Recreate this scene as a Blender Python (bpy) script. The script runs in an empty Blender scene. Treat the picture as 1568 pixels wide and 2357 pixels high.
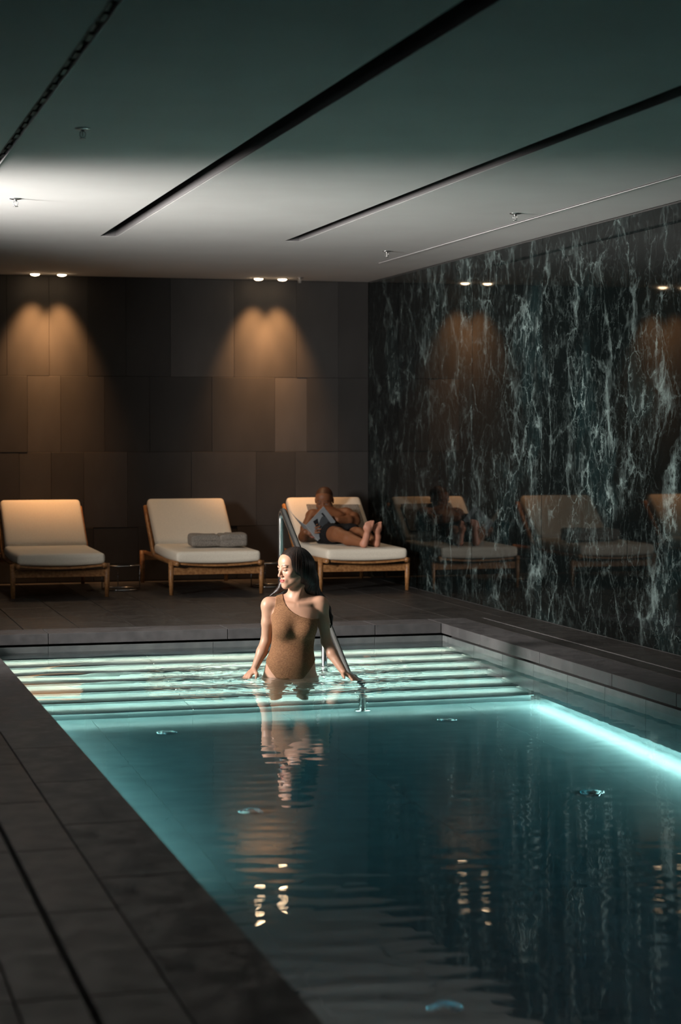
import bpy, bmesh, math, random
import numpy as np
from mathutils import Vector, Matrix

random.seed(7)
RNG = np.random.RandomState(11)
SC = bpy.context.scene
COL = SC.collection

# ------------------------------------------------------------------ camera
YAW = math.atan(1244 / 4530.0)
PITCH = math.atan(185.5 / 4530.0)
cam_data = bpy.data.cameras.new('camera')
cam = bpy.data.objects.new('camera', cam_data)
COL.objects.link(cam)
cam.location = (0, 0, 1.335)
cam.rotation_euler = (math.pi / 2 - PITCH, 0, -YAW)
cam_data.sensor_fit = 'VERTICAL'
cam_data.sensor_height = 36.0
cam_data.lens = 4530.0 / 2357.0 * 36.0
cam_data.clip_end = 100
cam_data.dof.use_dof = True
cam_data.dof.focus_distance = 11.8
cam_data.dof.aperture_fstop = 2.8
SC.camera = cam

# ------------------------------------------------------------------ view, world, large lights
SC.view_settings.view_transform = 'Standard'
SC.view_settings.look = 'None'
SC.view_settings.gamma = 1.0
SC.view_settings.use_curve_mapping = False
SC.view_settings.exposure = -0.08
SC.cycles.sample_clamp_indirect = 40.0
SC.cycles.blur_glossy = 0.6
SC.cycles.max_bounces = 8
SC.cycles.diffuse_bounces = 3
SC.cycles.glossy_bounces = 4
SC.cycles.transmission_bounces = 6
SC.cycles.use_adaptive_sampling = True
SC.cycles.adaptive_threshold = 0.03

world = bpy.data.worlds.new('world')
SC.world = world
world.use_nodes = True
world.node_tree.nodes['Background'].inputs[0].default_value = (0.5, 0.6, 0.7, 1)
world.node_tree.nodes['Background'].inputs[1].default_value = 0.0

WIN_Y0, WIN_Y1, WIN_Z0, WIN_Z1 = 10.35, 11.35, 1.25, 2.55      # added window in the left wall, out of view
XL = -1.6                                                        # left wall
XM = 5.035                                                       # marble wall
YB = 17.37                                                       # back wall
YF = -2.5                                                        # wall behind the camera
ZC = 2.70                                                        # ceiling

def area_light(name, loc, rot, sx, sy, power, color, spread=180):
    d = bpy.data.lights.new(name, 'AREA')
    d.shape = 'RECTANGLE'; d.size = sx; d.size_y = sy
    d.energy = power; d.color = color; d.spread = math.radians(spread)
    o = bpy.data.objects.new(name, d); COL.objects.link(o)
    o.location = loc; o.rotation_euler = rot
    return o

# inferred light from the left, given an added, unseen window as its source
wl = area_light('added_window_light', (XL + 0.03, (WIN_Y0 + WIN_Y1) / 2, (WIN_Z0 + WIN_Z1) / 2),
                (math.pi / 2, 0, math.pi / 2), WIN_Y1 - WIN_Y0 - .1, WIN_Z1 - WIN_Z0 - .1, 205, (1.0, 0.95, 0.90), 76)
wl.rotation_euler = Vector((1, 0.33, 0.0)).to_track_quat('-Z', 'Y').to_euler()

# ------------------------------------------------------------------ helpers
def link(o, parent=None):
    COL.objects.link(o)
    if parent is not None:
        o.parent = parent
    return o

def tag(o, label=None, cat=None, group=None, kind=None):
    if label: o['label'] = label
    if cat: o['category'] = cat
    if group: o['group'] = group
    if kind: o['kind'] = kind
    return o

def empty(name, loc=(0, 0, 0), rz=0.0):
    o = bpy.data.objects.new(name, None)
    o.empty_display_size = 0.1
    COL.objects.link(o)
    o.location = loc; o.rotation_euler = (0, 0, rz)
    return o

class MB:
    """collects shapes into one mesh"""
    def __init__(self):
        self.v = []; self.f = []; self.smooth = []
    def add(self, verts, faces, smooth=False):
        b = len(self.v)
        self.v += [tuple(p) for p in verts]
        self.f += [tuple(i + b for i in fc) for fc in faces]
        self.smooth += [smooth] * len(faces)
        return self
    def box(self, x0, x1, y0, y1, z0, z1, bev=0.0):
        if bev <= 0:
            vs = [(x0, y0, z0), (x1, y0, z0), (x1, y1, z0), (x0, y1, z0), (x0, y0, z1), (x1, y0, z1), (x1, y1, z1), (x0, y1, z1)]
            fs = [(3, 2, 1, 0), (4, 5, 6, 7), (0, 1, 5, 4), (1, 2, 6, 5), (2, 3, 7, 6), (3, 0, 4, 7)]
            return self.add(vs, fs)
        bm = bmesh.new()
        bmesh.ops.create_cube(bm, size=1.0)
        for v in bm.verts:
            v.co = Vector((x0 + (v.co.x + .5) * (x1 - x0), y0 + (v.co.y + .5) * (y1 - y0), z0 + (v.co.z + .5) * (z1 - z0)))
        bmesh.ops.bevel(bm, geom=bm.edges[:], offset=bev, segments=2, affect='EDGES', profile=0.5)
        bm.verts.index_update()
        vs = [v.co[:] for v in bm.verts]; fs = [[v.index for v in f.verts] for f in bm.faces]
        bm.free()
        return self.add(vs, fs)
    def tube(self, pts, rad, n=12, cap=True, smooth=True):
        P = [Vector(p) for p in pts]
        R = rad if isinstance(rad, (list, tuple)) else [rad] * len(P)
        vs = []; fs = []
        prev = None
        for i, p in enumerate(P):
            if i == 0: d = P[1] - P[0]
            elif i == len(P) - 1: d = P[-1] - P[-2]
            else: d = (P[i + 1] - p).normalized() + (p - P[i - 1]).normalized()
            d.normalize()
            if prev is None:
                a = Vector((0, 0, 1)) if abs(d.z) < .9 else Vector((1, 0, 0))
                u = d.cross(a).normalized()
            else:
                u = (prev - d * prev.dot(d)).normalized()
            prev = u
            w = d.cross(u)
            for k in range(n):
                t = 2 * math.pi * k / n
                vs.append(p + (u * math.cos(t) + w * math.sin(t)) * R[i])
        for i in range(len(P) - 1):
            for k in range(n):
                a = i * n + k; b = i * n + (k + 1) % n
                fs.append((a, b, b + n, a + n))
        if cap:
            fs.append(tuple(range(n - 1, -1, -1)))
            fs.append(tuple((len(P) - 1) * n + k for k in range(n)))
        return self.add(vs, fs, smooth)
    def lathe(self, prof, c=(0, 0, 0), n=24, smooth=True):
        vs = []; fs = []
        for r, z in prof:
            for k in range(n):
                t = 2 * math.pi * k / n
                vs.append((c[0] + r * math.cos(t), c[1] + r * math.sin(t), c[2] + z))
        for i in range(len(prof) - 1):
            for k in range(n):
                a = i * n + k; b = i * n + (k + 1) % n
                fs.append((a, b, b + n, a + n))
        fs.append(tuple(range(n - 1, -1, -1)))
        fs.append(tuple((len(prof) - 1) * n + k for k in range(n)))
        return self.add(vs, fs, smooth)
    def torus(self, R, r, c=(0, 0, 0), n=32, m=8):
        vs = []; fs = []
        for i in range(n):
            a = 2 * math.pi * i / n
            for k in range(m):
                b = 2 * math.pi * k / m
                vs.append((c[0] + (R + r * math.cos(b)) * math.cos(a), c[1] + (R + r * math.cos(b)) * math.sin(a), c[2] + r * math.sin(b)))
        for i in range(n):
            for k in range(m):
                fs.append((i * m + k, ((i + 1) % n) * m + k, ((i + 1) % n) * m + (k + 1) % m, i * m + (k + 1) % m))
        return self.add(vs, fs, True)
    def mesh(self, name):
        me = bpy.data.meshes.new(name)
        me.from_pydata(self.v, [], self.f)
        me.polygons.foreach_set('use_smooth', self.smooth)
        me.update()
        return me
    def build(self, name, mat, parent=None, loc=None):
        me = self.mesh(name)
        me.materials.append(mat)
        o = bpy.data.objects.new(name, me)
        link(o, parent)
        if loc is not None: o.location = loc
        return o

def led_bar(x0, x1, y0, y1, z0, z1, mat_on, parent, along='x', n=28, tilt=0.0):
    """light strip in its housing: only the downward face glows"""
    m_ = MB().box(x0, x1, y0, y1, z1 - .003, z1)
    nb = len(m_.f)
    for i in range(n):
        if along == 'x':
            a, b = x0 + (x1 - x0) * i / n, x0 + (x1 - x0) * (i + 1) / n
            m_.add([(a, y0, z0), (a, y1, z0), (b, y1, z0), (b, y0, z0)], [(0, 1, 2, 3)])
        else:
            a, b = y0 + (y1 - y0) * i / n, y0 + (y1 - y0) * (i + 1) / n
            zl, zr = (z0 - tilt, z1 - .004) if tilt > 0 else (z1 - .004, z0 + tilt)      # strips along a wall are canted into the pool
            m_.add([(x0, a, zl), (x0, b, zl), (x1, b, zr), (x1, a, zr)], [(0, 1, 2, 3)])
    o = m_.build('led_strip', M['lamp_body'], parent)
    o.data.materials.append(mat_on)
    idx = [0] * nb + [1] * n
    o.data.polygons.foreach_set('material_index', idx)
    return o

_cache = {}
def slab(name, x0, x1, y0, y1, z0, z1, mat, parent, bev=0.003):
    """box as its own object; alike boxes share mesh data"""
    key = (name, round(x1 - x0, 4), round(y1 - y0, 4), round(z1 - z0, 4), mat.name, bev)
    if key not in _cache:
        m = MB().box(-(x1 - x0) / 2, (x1 - x0) / 2, -(y1 - y0) / 2, (y1 - y0) / 2, -(z1 - z0) / 2, (z1 - z0) / 2, bev).mesh(name)
        m.materials.append(mat)
        _cache[key] = m
    o = bpy.data.objects.new(name, _cache[key])
    link(o, parent)
    o.location = ((x0 + x1) / 2, (y0 + y1) / 2, (z0 + z1) / 2)
    return o

def rounded_box(h, r, n=(20, 20, 8), deform=None):
    """rounded cushion-like box: half sizes h, edge radius r"""
    vs = []; fs = []
    idx = {}
    def vid(p):
        k = (round(p[0], 5), round(p[1], 5), round(p[2], 5))
        if k not in idx:
            idx[k] = len(vs); vs.append(p)
        return idx[k]
    def axis(a):
        core = np.linspace(-h[a] + r, h[a] - r, n[a])
        e = np.array([-h[a], -h[a] + r * .12, -h[a] + r * .45])
        return np.concatenate([e, core, -e[::-1]])
    A = [axis(0), axis(1), axis(2)]
    for ax in range(3):
        u, w = [(1, 2), (2, 0), (0, 1)][ax]
        for s in (-1, 1):
            for i in range(len(A[u]) - 1):
                for j in range(len(A[w]) - 1):
                    q = []
                    for (a, b) in ((i, j), (i + 1, j), (i + 1, j + 1), (i, j + 1)):
                        p = [0, 0, 0]; p[ax] = s * h[ax]; p[u] = A[u][a]; p[w] = A[w][b]
                        q.append(vid(tuple(p)))
                    fs.append(tuple(q if s > 0 else q[::-1]))
    P = np.array(vs)
    H = np.array(h)
    inner = np.clip(P, -H + r, H - r)
    d = P - inner
    P = inner + d / np.maximum(np.linalg.norm(d, axis=1, keepdims=True), 1e-9) * r
    if deform is not None:
        P = deform(P)
    return P, fs

# ------------------------------------------------------------------ materials
def mat(name, color, rough=0.5, metal=0.0, spec=0.5, emit=None, estr=0.0):
    m = bpy.data.materials.new(name); m.use_nodes = True
    b = m.node_tree.nodes['Principled BSDF']
    b.inputs['Base Color'].default_value = (*color, 1)
    b.inputs['Roughness'].default_value = rough
    b.inputs['Metallic'].default_value = metal
    b.inputs['Specular IOR Level'].default_value = spec
    if emit:
        b.inputs['Emission Color'].default_value = (*emit, 1)
        b.inputs['Emission Strength'].default_value = estr
    return m

def N(m, t, **kw):
    n = m.node_tree.nodes.new(t)
    for k, v in kw.items():
        if k in n.bl_rna.properties.keys():
            setattr(n, k, v)
        else:
            n.inputs[k].default_value = v
    return n

def L(m, a, b):
    m.node_tree.links.new(a, b)

def bsdf(m):
    return m.node_tree.nodes['Principled BSDF']

def math_node(m, op, a, b=None, clamp=False):
    n = m.node_tree.nodes.new('ShaderNodeMath'); n.operation = op; n.use_clamp = clamp
    for i, x in enumerate((a, b)):
        if x is None: continue
        if isinstance(x, (int, float)): n.inputs[i].default_value = x
        else: L(m, x, n.inputs[i])
    return n.outputs[0]

def ramp(m, src, stops):
    n = m.node_tree.nodes.new('ShaderNodeValToRGB')
    e = n.color_ramp.elements
    while len(e) < len(stops): e.new(0.5)
    for i, (p, c) in enumerate(stops):
        e[i].position = p
        e[i].color = (c, c, c, 1) if isinstance(c, (int, float)) else (*c, 1)
    L(m, src, n.inputs[0])
    return n.outputs[0]

def grain(m, scale, c0, c1, bump=0.0, bscale=None, coord='Object', stretch=(1, 1, 1), detail=6.0, rough_var=None, lo=.35, hi=.65, dist=0.002, rnd=0.0):
    """noise colour between c0 and c1, optional bump"""
    tc = N(m, 'ShaderNodeTexCoord'); mp = N(m, 'ShaderNodeMapping')
    mp.inputs['Scale'].default_value = stretch
    src = tc.outputs[coord]
    L(m, src, mp.inputs['Vector'])
    no = N(m, 'ShaderNodeTexNoise'); no.inputs['Scale'].default_value = scale; no.inputs['Detail'].default_value = detail
    L(m, mp.outputs[0], no.inputs['Vector'])
    col = ramp(m, no.outputs['Fac'], [(lo, c0), (hi, c1)])
    if rnd > 0:
        oi = N(m, 'ShaderNodeObjectInfo')
        hs = N(m, 'ShaderNodeHueSaturation')
        v = math_node(m, 'ADD', math_node(m, 'MULTIPLY', oi.outputs['Random'], rnd), 1 - rnd / 2)
        L(m, v, hs.inputs['Value']); L(m, col, hs.inputs['Color'])
        col = hs.outputs[0]
    L(m, col, bsdf(m).inputs['Base Color'])
    if bump:
        nb = N(m, 'ShaderNodeTexNoise'); nb.inputs['Scale'].default_value = bscale or scale * 4; nb.inputs['Detail'].default_value = 4
        L(m, mp.outputs[0], nb.inputs['Vector'])
        bp = N(m, 'ShaderNodeBump'); bp.inputs['Strength'].default_value = bump; bp.inputs['Distance'].default_value = dist
        L(m, nb.outputs['Fac'], bp.inputs['Height']); L(m, bp.outputs[0], bsdf(m).inputs['Normal'])
    if rough_var:
        rr = ramp(m, no.outputs['Fac'], [(0.38, rough_var[0]), (0.62, rough_var[1])])
        L(m, rr, bsdf(m).inputs['Roughness'])
    return m

M = {}
M['deck'] = grain(mat('deck_stone', (.1, .1, .1), .5, spec=.22), 9, (.031, .029, .028), (.048, .045, .042), .25, 160, rough_var=(.38, .48), rnd=.10)
M['coping'] = grain(mat('coping_stone', (.12, .12, .13), .55, spec=.25), 12, (.070, .067, .069), (.096, .091, .092), .25, 220, rough_var=(.42, .6), rnd=.14)
M['grout'] = mat('grout', (.03, .029, .028), .9)
M['void'] = mat('dark_void', (.006, .006, .006), .9)
M['ceiling'] = grain(mat('ceiling_paint', (.72, .71, .69), .9), 2, (.52, .515, .505), (.55, .545, .535), .05, 300, dist=.0006)
M['slot'] = mat('slot_liner', (.10, .096, .098), .6)
M['slot_top'] = mat('slot_inside', (.008, .008, .008), .9)
M['wall_paint'] = grain(mat('wall_plaster', (.2, .2, .2), .85), 3, (.05, .048, .047), (.07, .068, .066))
M['steel'] = grain(mat('polished_steel', (.62, .61, .59), .27, 1.0), 3, (.58, .57, .55), (.68, .67, .65))
M['chrome'] = grain(mat('chrome', (.7, .7, .7), .1, 1.0), 3, (.66, .66, .66), (.74, .74, .74))
M['teak'] = grain(mat('oiled_teak', (.3, .14, .05), .45), 6, (.20, .085, .028), (.36, .175, .065), .1, 60, stretch=(8, .8, 8))
M['cushion'] = grain(mat('cream_canvas', (.7, .62, .5), .9), 260, (.60, .54, .45), (.72, .655, .55), .3, 700, dist=.001)
M['towel'] = grain(mat('grey_terry', (.2, .18, .16), .95), 120, (.16, .142, .122), (.29, .26, .228), .9, 260, dist=.006)
M['table_dark'] = mat('dark_glass_top', (.012, .012, .013), .15)
M['sprink'] = mat('sprinkler_metal', (.42, .42, .42), .3, 1.0)
M['plate_white'] = mat('white_trim', (.7, .7, .7), .5)
M['led'] = mat('led_strip', (.9, .9, .9), .5, emit=(1.0, .84, .62), estr=165)
M['led_side'] = mat('led_strip_side', (.9, .9, .9), .5, emit=(1.0, .86, .66), estr=190)
M['lamp'] = mat('warm_lamp_lens', (.9, .9, .9), .5, emit=(1.0, .70, .42), estr=30)
M['lamp_body'] = mat('lamp_trim', (.55, .54, .52), .5)
M['pool_tile'] = grain(mat('pool_tile', (.2, .24, .24), .35), 5, (.086, .118, .124), (.108, .146, .152), .1, 90, rnd=.06)
M['pool_wall'] = grain(mat('pool_wall_stone', (.13, .15, .15), .4), 8, (.10, .112, .115), (.15, .162, .16), .2, 140, rnd=.1)
M['frost'] = mat('added_window_pane', (.8, .8, .8), .6, emit=(.95, .97, 1.0), estr=1.5)  # glowing pane of the added window

def marble():
    m = mat('dark_green_marble', (.01, .012, .012), .03, spec=.36)
    tc = N(m, 'ShaderNodeTexCoord'); oi = N(m, 'ShaderNodeObjectInfo')
    comb = N(m, 'ShaderNodeCombineXYZ')
    L(m, math_node(m, 'MULTIPLY', oi.outputs['Random'], 37.0), comb.inputs[0])
    L(m, math_node(m, 'MULTIPLY', oi.outputs['Random'], 11.0), comb.inputs[1])
    add = N(m, 'ShaderNodeVectorMath', operation='ADD')
    L(m, tc.outputs['Object'], add.inputs[0]); L(m, comb.outputs[0], add.inputs[1])
    def mapped(sz, rot):
        mp = N(m, 'ShaderNodeMapping'); mp.inputs['Scale'].default_value = (1, 1, sz); mp.inputs['Rotation'].default_value = (rot, 0, 0)
        L(m, add.outputs[0], mp.inputs['Vector']); return mp.outputs[0]
    P0 = mapped(1.0, .0); P1 = mapped(.72, .22); P2 = mapped(.60, -.12)
    def noise(scale, detail, rough, vec, out='Fac'):
        n = N(m, 'ShaderNodeTexNoise'); n.inputs['Scale'].default_value = scale; n.inputs['Detail'].default_value = detail; n.inputs['Roughness'].default_value = rough
        L(m, vec, n.inputs['Vector']); return n.outputs[out]
    def warp(vec, src, scale, amp, detail=6, rough=.62):
        sub = N(m, 'ShaderNodeVectorMath', operation='SUBTRACT'); sub.inputs[1].default_value = (.5, .5, .5)
        L(m, noise(scale, detail, rough, src, 'Color'), sub.inputs[0])
        sc = N(m, 'ShaderNodeVectorMath', operation='SCALE'); sc.inputs['Scale'].default_value = amp
        L(m, sub.outputs[0], sc.inputs[0])
        wp = N(m, 'ShaderNodeVectorMath', operation='ADD'); L(m, vec, wp.inputs[0]); L(m, sc.outputs[0], wp.inputs[1])
        return wp.outputs[0]
    V = warp(P1, P0, 2.2, .34, 8, .62)
    W = warp(P2, P0, 4.5, .16, 9, .70)
    M_ = lambda a, b: math_node(m, 'MULTIPLY', a, b)
    A_ = lambda a, b, c=False: math_node(m, 'ADD', a, b, c)
    def cracks(scale, vec, tmin, tvar, tn):
        v = N(m, 'ShaderNodeTexVoronoi', feature='DISTANCE_TO_EDGE'); v.inputs['Scale'].default_value = scale
        L(m, vec, v.inputs['Vector'])
        t = A_(M_(tn, tvar), tmin)
        return ramp(m, math_node(m, 'DIVIDE', v.outputs['Distance'], t), [(0.0, 1.0), (.3, .55), (1.0, 0.0)])
    def ridge(scale, w, vec, detail=7, rough=.6):
        a = math_node(m, 'ABSOLUTE', math_node(m, 'SUBTRACT', noise(scale, detail, rough, vec), .5))
        return ramp(m, a, [(0.0, 1.0), (w * .35, .4), (w, 0.0)])
    cloud = ramp(m, noise(1.7, 5, .6, V), [(.44, 0.0), (.63, 1.0)])
    fat = ramp(m, noise(4.5, 9, .72, W), [(.47, 0.0), (.72, 1.0)])
    gap = ramp(m, noise(6.0, 6, .65, W), [(.40, .03), (.60, 1.0)])
    c1 = M_(cracks(2.6, V, .010, .16, fat), gap)
    c2 = M_(cracks(6.0, W, .012, .17, fat), gap)
    c3 = M_(cracks(13.0, W, .02, .22, fat), M_(gap, cloud))
    th = ridge(9.0, .018, V, 8, .62)
    grit = ramp(m, noise(30, 7, .75, W), [(.46, 0.0), (.64, 1.0)])
    s = M_(c1, A_(M_(cloud, .45), .40))
    s = A_(s, M_(c2, A_(M_(cloud, .50), .20)))
    s = A_(s, M_(c3, .7))
    s = A_(s, M_(M_(th, gap), .25))
    s = A_(s, M_(M_(grit, fat), M_(cloud, .55)), True)
    mid = ramp(m, M_(cloud, noise(11, 8, .7, W)), [(.20, (.0022, .0034, .0034)), (.62, (.0045, .010, .0105))])
    mix = N(m, 'ShaderNodeMix', data_type='RGBA')
    L(m, s, mix.inputs['Factor']); L(m, mid, mix.inputs['A']); mix.inputs['B'].default_value = (.115, .152, .148, 1)
    L(m, mix.outputs['Result'], bsdf(m).inputs['Base Color'])
    return m
M['marble'] = marble()

def tile_mat(name, k):
    m = mat(name, (.05 * k, .05 * k, .05 * k), .6, spec=.25)
    return grain(m, 3, (.037 * k, .036 * k, .035 * k), (.050 * k, .048 * k, .047 * k), .35, 240, stretch=(1, 1, .5))
M['wt'] = [tile_mat('basalt_tile_%s' % n, k) for n, k in (('dark', .72), ('mid', .95), ('warm', 1.2), ('pale', 1.5))]

def water_mat():
    m = mat('pool_water', (1, 1, 1), 0.0)
    b = bsdf(m)
    b.inputs['Transmission Weight'].default_value = 1.0
    b.inputs['IOR'].default_value = 1.333
    out = m.node_tree.nodes['Material Output']
    va = N(m, 'ShaderNodeVolumeAbsorption'); va.inputs['Color'].default_value = (.42, .80, .895, 1); va.inputs['Density'].default_value = .95
    L(m, va.outputs[0], out.inputs['Volume'])
    return m
M['water'] = water_mat()

def vcol_mat(name, rough=.45, bump=0.0, bscale=300, spec=.4):
    m = mat(name, (.5, .4, .3), rough, spec=spec)
    at = N(m, 'ShaderNodeAttribute', attribute_name='tint')
    no = N(m, 'ShaderNodeTexNoise'); no.inputs['Scale'].default_value = 18
    tc = N(m, 'ShaderNodeTexCoord'); L(m, tc.outputs['Object'], no.inputs['Vector'])
    hs = N(m, 'ShaderNodeHueSaturation'); L(m, at.outputs['Color'], hs.inputs['Color'])
    L(m, math_node(m, 'ADD', math_node(m, 'MULTIPLY', no.outputs['Fac'], .16), .92), hs.inputs['Value'])
    L(m, hs.outputs[0], bsdf(m).inputs['Base Color'])
    if bump:
        nb = N(m, 'ShaderNodeTexNoise'); nb.inputs['Scale'].default_value = bscale
        L(m, tc.outputs['Object'], nb.inputs['Vector'])
        bp = N(m, 'ShaderNodeBump'); bp.inputs['Strength'].default_value = bump; bp.inputs['Distance'].default_value = .001
        L(m, nb.outputs['Fac'], bp.inputs['Height']); L(m, bp.outputs[0], bsdf(m).inputs['Normal'])
    return m
M['skin'] = vcol_mat('skin', .42)
M['hair'] = grain(mat('dark_hair', (.014, .008, .006), .34, spec=.5), 40, (.008, .005, .004), (.026, .014, .010), .45, 90, stretch=(3.2, 3.2, .22), dist=.004)
M['suit'] = grain(mat('brown_crinkle_knit', (.3, .14, .06), .85), 190, (.17, .074, .029), (.30, .142, .062), .8, 210, stretch=(.5, .5, 1.8), dist=.004, detail=3)
M['skin_dark'] = vcol_mat('skin_dark', .55)
M['shorts'] = grain(mat('black_shorts', (.01, .01, .01), .9, spec=.12), 60, (.007, .007, .008), (.014, .014, .015), .3, 200)
M['paper'] = grain(mat('paper', (.55, .54, .5), .6), 40, (.5, .49, .46), (.58, .57, .54))
M['cover'] = grain(mat('magazine_cover', (.13, .14, .15), .35), 6, (.20, .215, .23), (.26, .275, .285))
M['ink'] = mat('magazine_ink', (.012, .012, .014), .4)
M['ink_mid'] = mat('magazine_ink_soft', (.055, .06, .066), .4)

# ------------------------------------------------------------------ the room shell
PX0, PX1, PY0, PY1 = 1.13, 4.30, 1.5, 13.0        # pool opening at deck level
ZW = -0.125                                        # water level
ZF = -1.36                                         # pool floor
RIM = .09                                          # how far the walls stand behind the coping edge

m = MB()
for (a, b, c, d) in ((XL, PX0 - RIM, YF, YB), (PX1 + RIM, XM, YF, YB), (PX0 - RIM, PX1 + RIM, YF, PY0 - RIM), (PX0 - RIM, PX1 + RIM, PY1 + RIM, YB)):
    m.box(a, b, c, d, -.30, -.075)
    m.box(a, b, c, d, -.075, -.034)
floor = tag(m.build('floor', M['grout']), kind='structure')

G = .0022
def tiles(name, xs, ys, mt, z0=-.034, z1=0.0):
    for i in range(len(xs) - 1):
        for j in range(len(ys) - 1):
            slab(name, xs[i] + G, xs[i + 1] - G, ys[j] + G, ys[j + 1] - G, z0, z1, mt, floor, .0025)
# left coping and deck bands
ycop = [YF + .05] + [4.99 - .83 * k for k in range(8, 0, -1)] + [4.99 + .83 * k for k in range(0, 10)] + [13.32]
tiles('coping_stone', [.845, 1.13], ycop, M['coping'], -.07, 0)
yl = [YF + .05] + [4.60 - .83 * k for k in range(8, 0, -1)] + [4.60 + .83 * k for k in range(0, 11)] + [13.32]
tiles('floor_tile', [.645, .845], yl, M['deck'])
tiles('floor_tile', [-.13, .17, .47, .63], yl, M['deck'])
tiles('floor_tile', [XL, -1.03, -.43, -.13], [YF + .05, -1.2, 0, 1.2, 2.4, 3.6, 4.8, 6, 7.2, 8.4, 9.6, 10.8, 12, 13.32], M['deck'])
# back coping and deck
tiles('coping_stone', [1.13, 1.57, 2.78, 3.82, 4.30], [13.0, 13.32], M['coping'], -.07, 0)
xb = [XL, -1.02, -.64, -.26, .12, .50, .88, 1.26, 1.44, 1.82, 2.20, 2.58, 2.96, 3.34, 3.72, 4.10, 4.48, 4.86, XM]
yb = [13.32, 14.13, 14.94, 15.75, 16.56, YB]
for i in range(len(xb) - 1):
    o = .4 if i % 2 else 0
    ys = [13.32] + [y + o for y in yb[1 if not o else 0:-1] if 13.4 < y + o < YB - .1] + [YB]
    tiles('floor_tile', [xb[i], xb[i + 1]], ys, M['deck'])
# right coping, drain strip and edge tiles
yr = [YF + .05] + [9.19 - .83 * k for k in range(13, 0, -1)] + [9.19, 10.02, 11.12, 12.20, 13.0]
tiles('coping_stone', [4.30, 4.57], yr, M['coping'], -.07, 0)
tiles('coping_stone', [4.30, 4.57], [13.0, 13.32], M['coping'], -.07, 0)
tiles('floor_tile', [4.57, 4.705], yr + [13.32], M['deck'])
tiles('floor_tile', [4.72, XM], yr + [13.32], M['deck'])
# front deck behind the near end of the pool
tiles('coping_stone', [1.13, 2.2, 3.25, 4.30], [1.18, 1.5], M['coping'], -.07, 0)
tiles('floor_tile', [1.13, 1.92, 2.71, 3.50, 4.30], [YF + .05, -1.2, 0, 1.18], M['deck'])

# drain slots let into the deck
for (xa, xc, lab) in ((.630, .645, 'long dark drain slot in the deck along the left coping'), (4.705, 4.72, 'thin drain slot in the deck at the marble wall')):
    dr = empty('drain_channel', ((xa + xc) / 2, 5.4, 0))
    tag(dr, lab, 'drain')
    w = (xc - xa) / 2
    MB().box(-w + .002, w - .002, YF - 5.4 + .06, 7.9, -.0335, -.030).build('channel_bed', M['void'], dr)
    for s in (-1, 1):
        MB().box(s * (w - .0015) - .0010, s * (w - .0015) + .0010, YF - 5.4 + .06, 7.9, -.0335, -.0005).build('edge_strip', M['slot'], dr)

# back wall: substrate and large stone panels
wall_back = tag(MB().box(XL - .1, XM + .3, YB + .03, YB + .15, -.3, ZC + .3).build('wall_back', M['grout']), kind='structure')
rows = [
    (1.822, ZC - .004, [XL, -1.0, -.45, .1, .5, .95, 1.35, 1.75, 2.119, 2.46, 2.798, 3.199, 3.777, 4.357, 4.749, XM], [1, 0, 1, 1, 0, 1, 1, 1, 1, 0, 0, 2, 1, 1, 0]),
    (1.152, 1.822, [XL, -1.1, -.6, -.1, .4, .85, 1.2, 1.6, 1.925, 2.217, 2.605, 3.009, 3.572, 4.153, 4.454, 4.75, XM], [1, 0, 1, 1, 2, 0, 1, 1, 2, 1, 0, 0, 1, 3, 1, 0]),
    (.482, 1.152, [XL, -1.0, -.5, 0, .5, 1.0, 1.45, 1.85, 2.13, 2.417, 2.807, 3.384, 3.979, 4.344, 4.75, XM], [0, 1, 1, 0, 1, 1, 1, 2, 1, 2, 1, 2, 1, 2, 1]),
    (.006, .482, [XL, -1.1, -.55, .05, .6, 1.1, 1.6, 2.0, 2.5, 2.9, 3.45, 3.8, 4.3, 4.7, XM], [1, 0, 1, 1, 0, 1, 1, 0, 1, 1, 0, 1, 1, 0]),
]
for (z0, z1, xs, sh) in rows:
    for i in range(len(xs) - 1):
        dy = random.uniform(0, .004)
        slab('stone_panel', xs[i] + .001, xs[i + 1] - .001, YB - dy, YB + .03, z0 + .001, z1 - .001, M['wt'][sh[i]], wall_back, .0015)

# right wall: marble panels
wall_right = tag(MB().box(XM + .02, XM + .14, YF - .1, YB + .3, -.3, ZC + .3).build('wall_right', M['grout']), kind='structure')
ym = [YF + .02] + [12.985 - 1.491 * k for k in range(10, 0, -1)] + [12.985, 14.476, 15.967, YB - .006]
ym = [y for y in ym if y >= YF]
for i in range(len(ym) - 1):
    slab('marble_panel', XM, XM + .02, ym[i] + .0016, ym[i + 1] - .0016, .004, ZC - .012, M['marble'], wall_right, .002)

# left wall with the added, unseen window, and the wall behind the camera
m = MB()
for (a, b, c, d) in ((YF - .1, WIN_Y0, -.3, ZC + .3), (WIN_Y1, YB + .3, -.3, ZC + .3), (WIN_Y0, WIN_Y1, -.3, WIN_Z0), (WIN_Y0, WIN_Y1, WIN_Z1, ZC + .3)):
    m.box(XL - .14, XL, a, b, c, d)
tag(m.build('wall_left', M['wall_paint']), kind='structure')
tag(MB().box(XL - .14, XM + .3, YF - .14, YF, -.3, ZC + .3).build('wall_front', M['wall_paint']), kind='structure')
win = tag(MB().box(XL - .11, XL - .10, WIN_Y0, WIN_Y1, WIN_Z0, WIN_Z1).build('added_window_1', M['frost']), kind='structure')
m = MB()
m.box(XL - .13, XL - .05, WIN_Y0, WIN_Y0 + .04, WIN_Z0, WIN_Z1).box(XL - .13, XL - .05, WIN_Y1 - .04, WIN_Y1, WIN_Z0, WIN_Z1)
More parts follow.
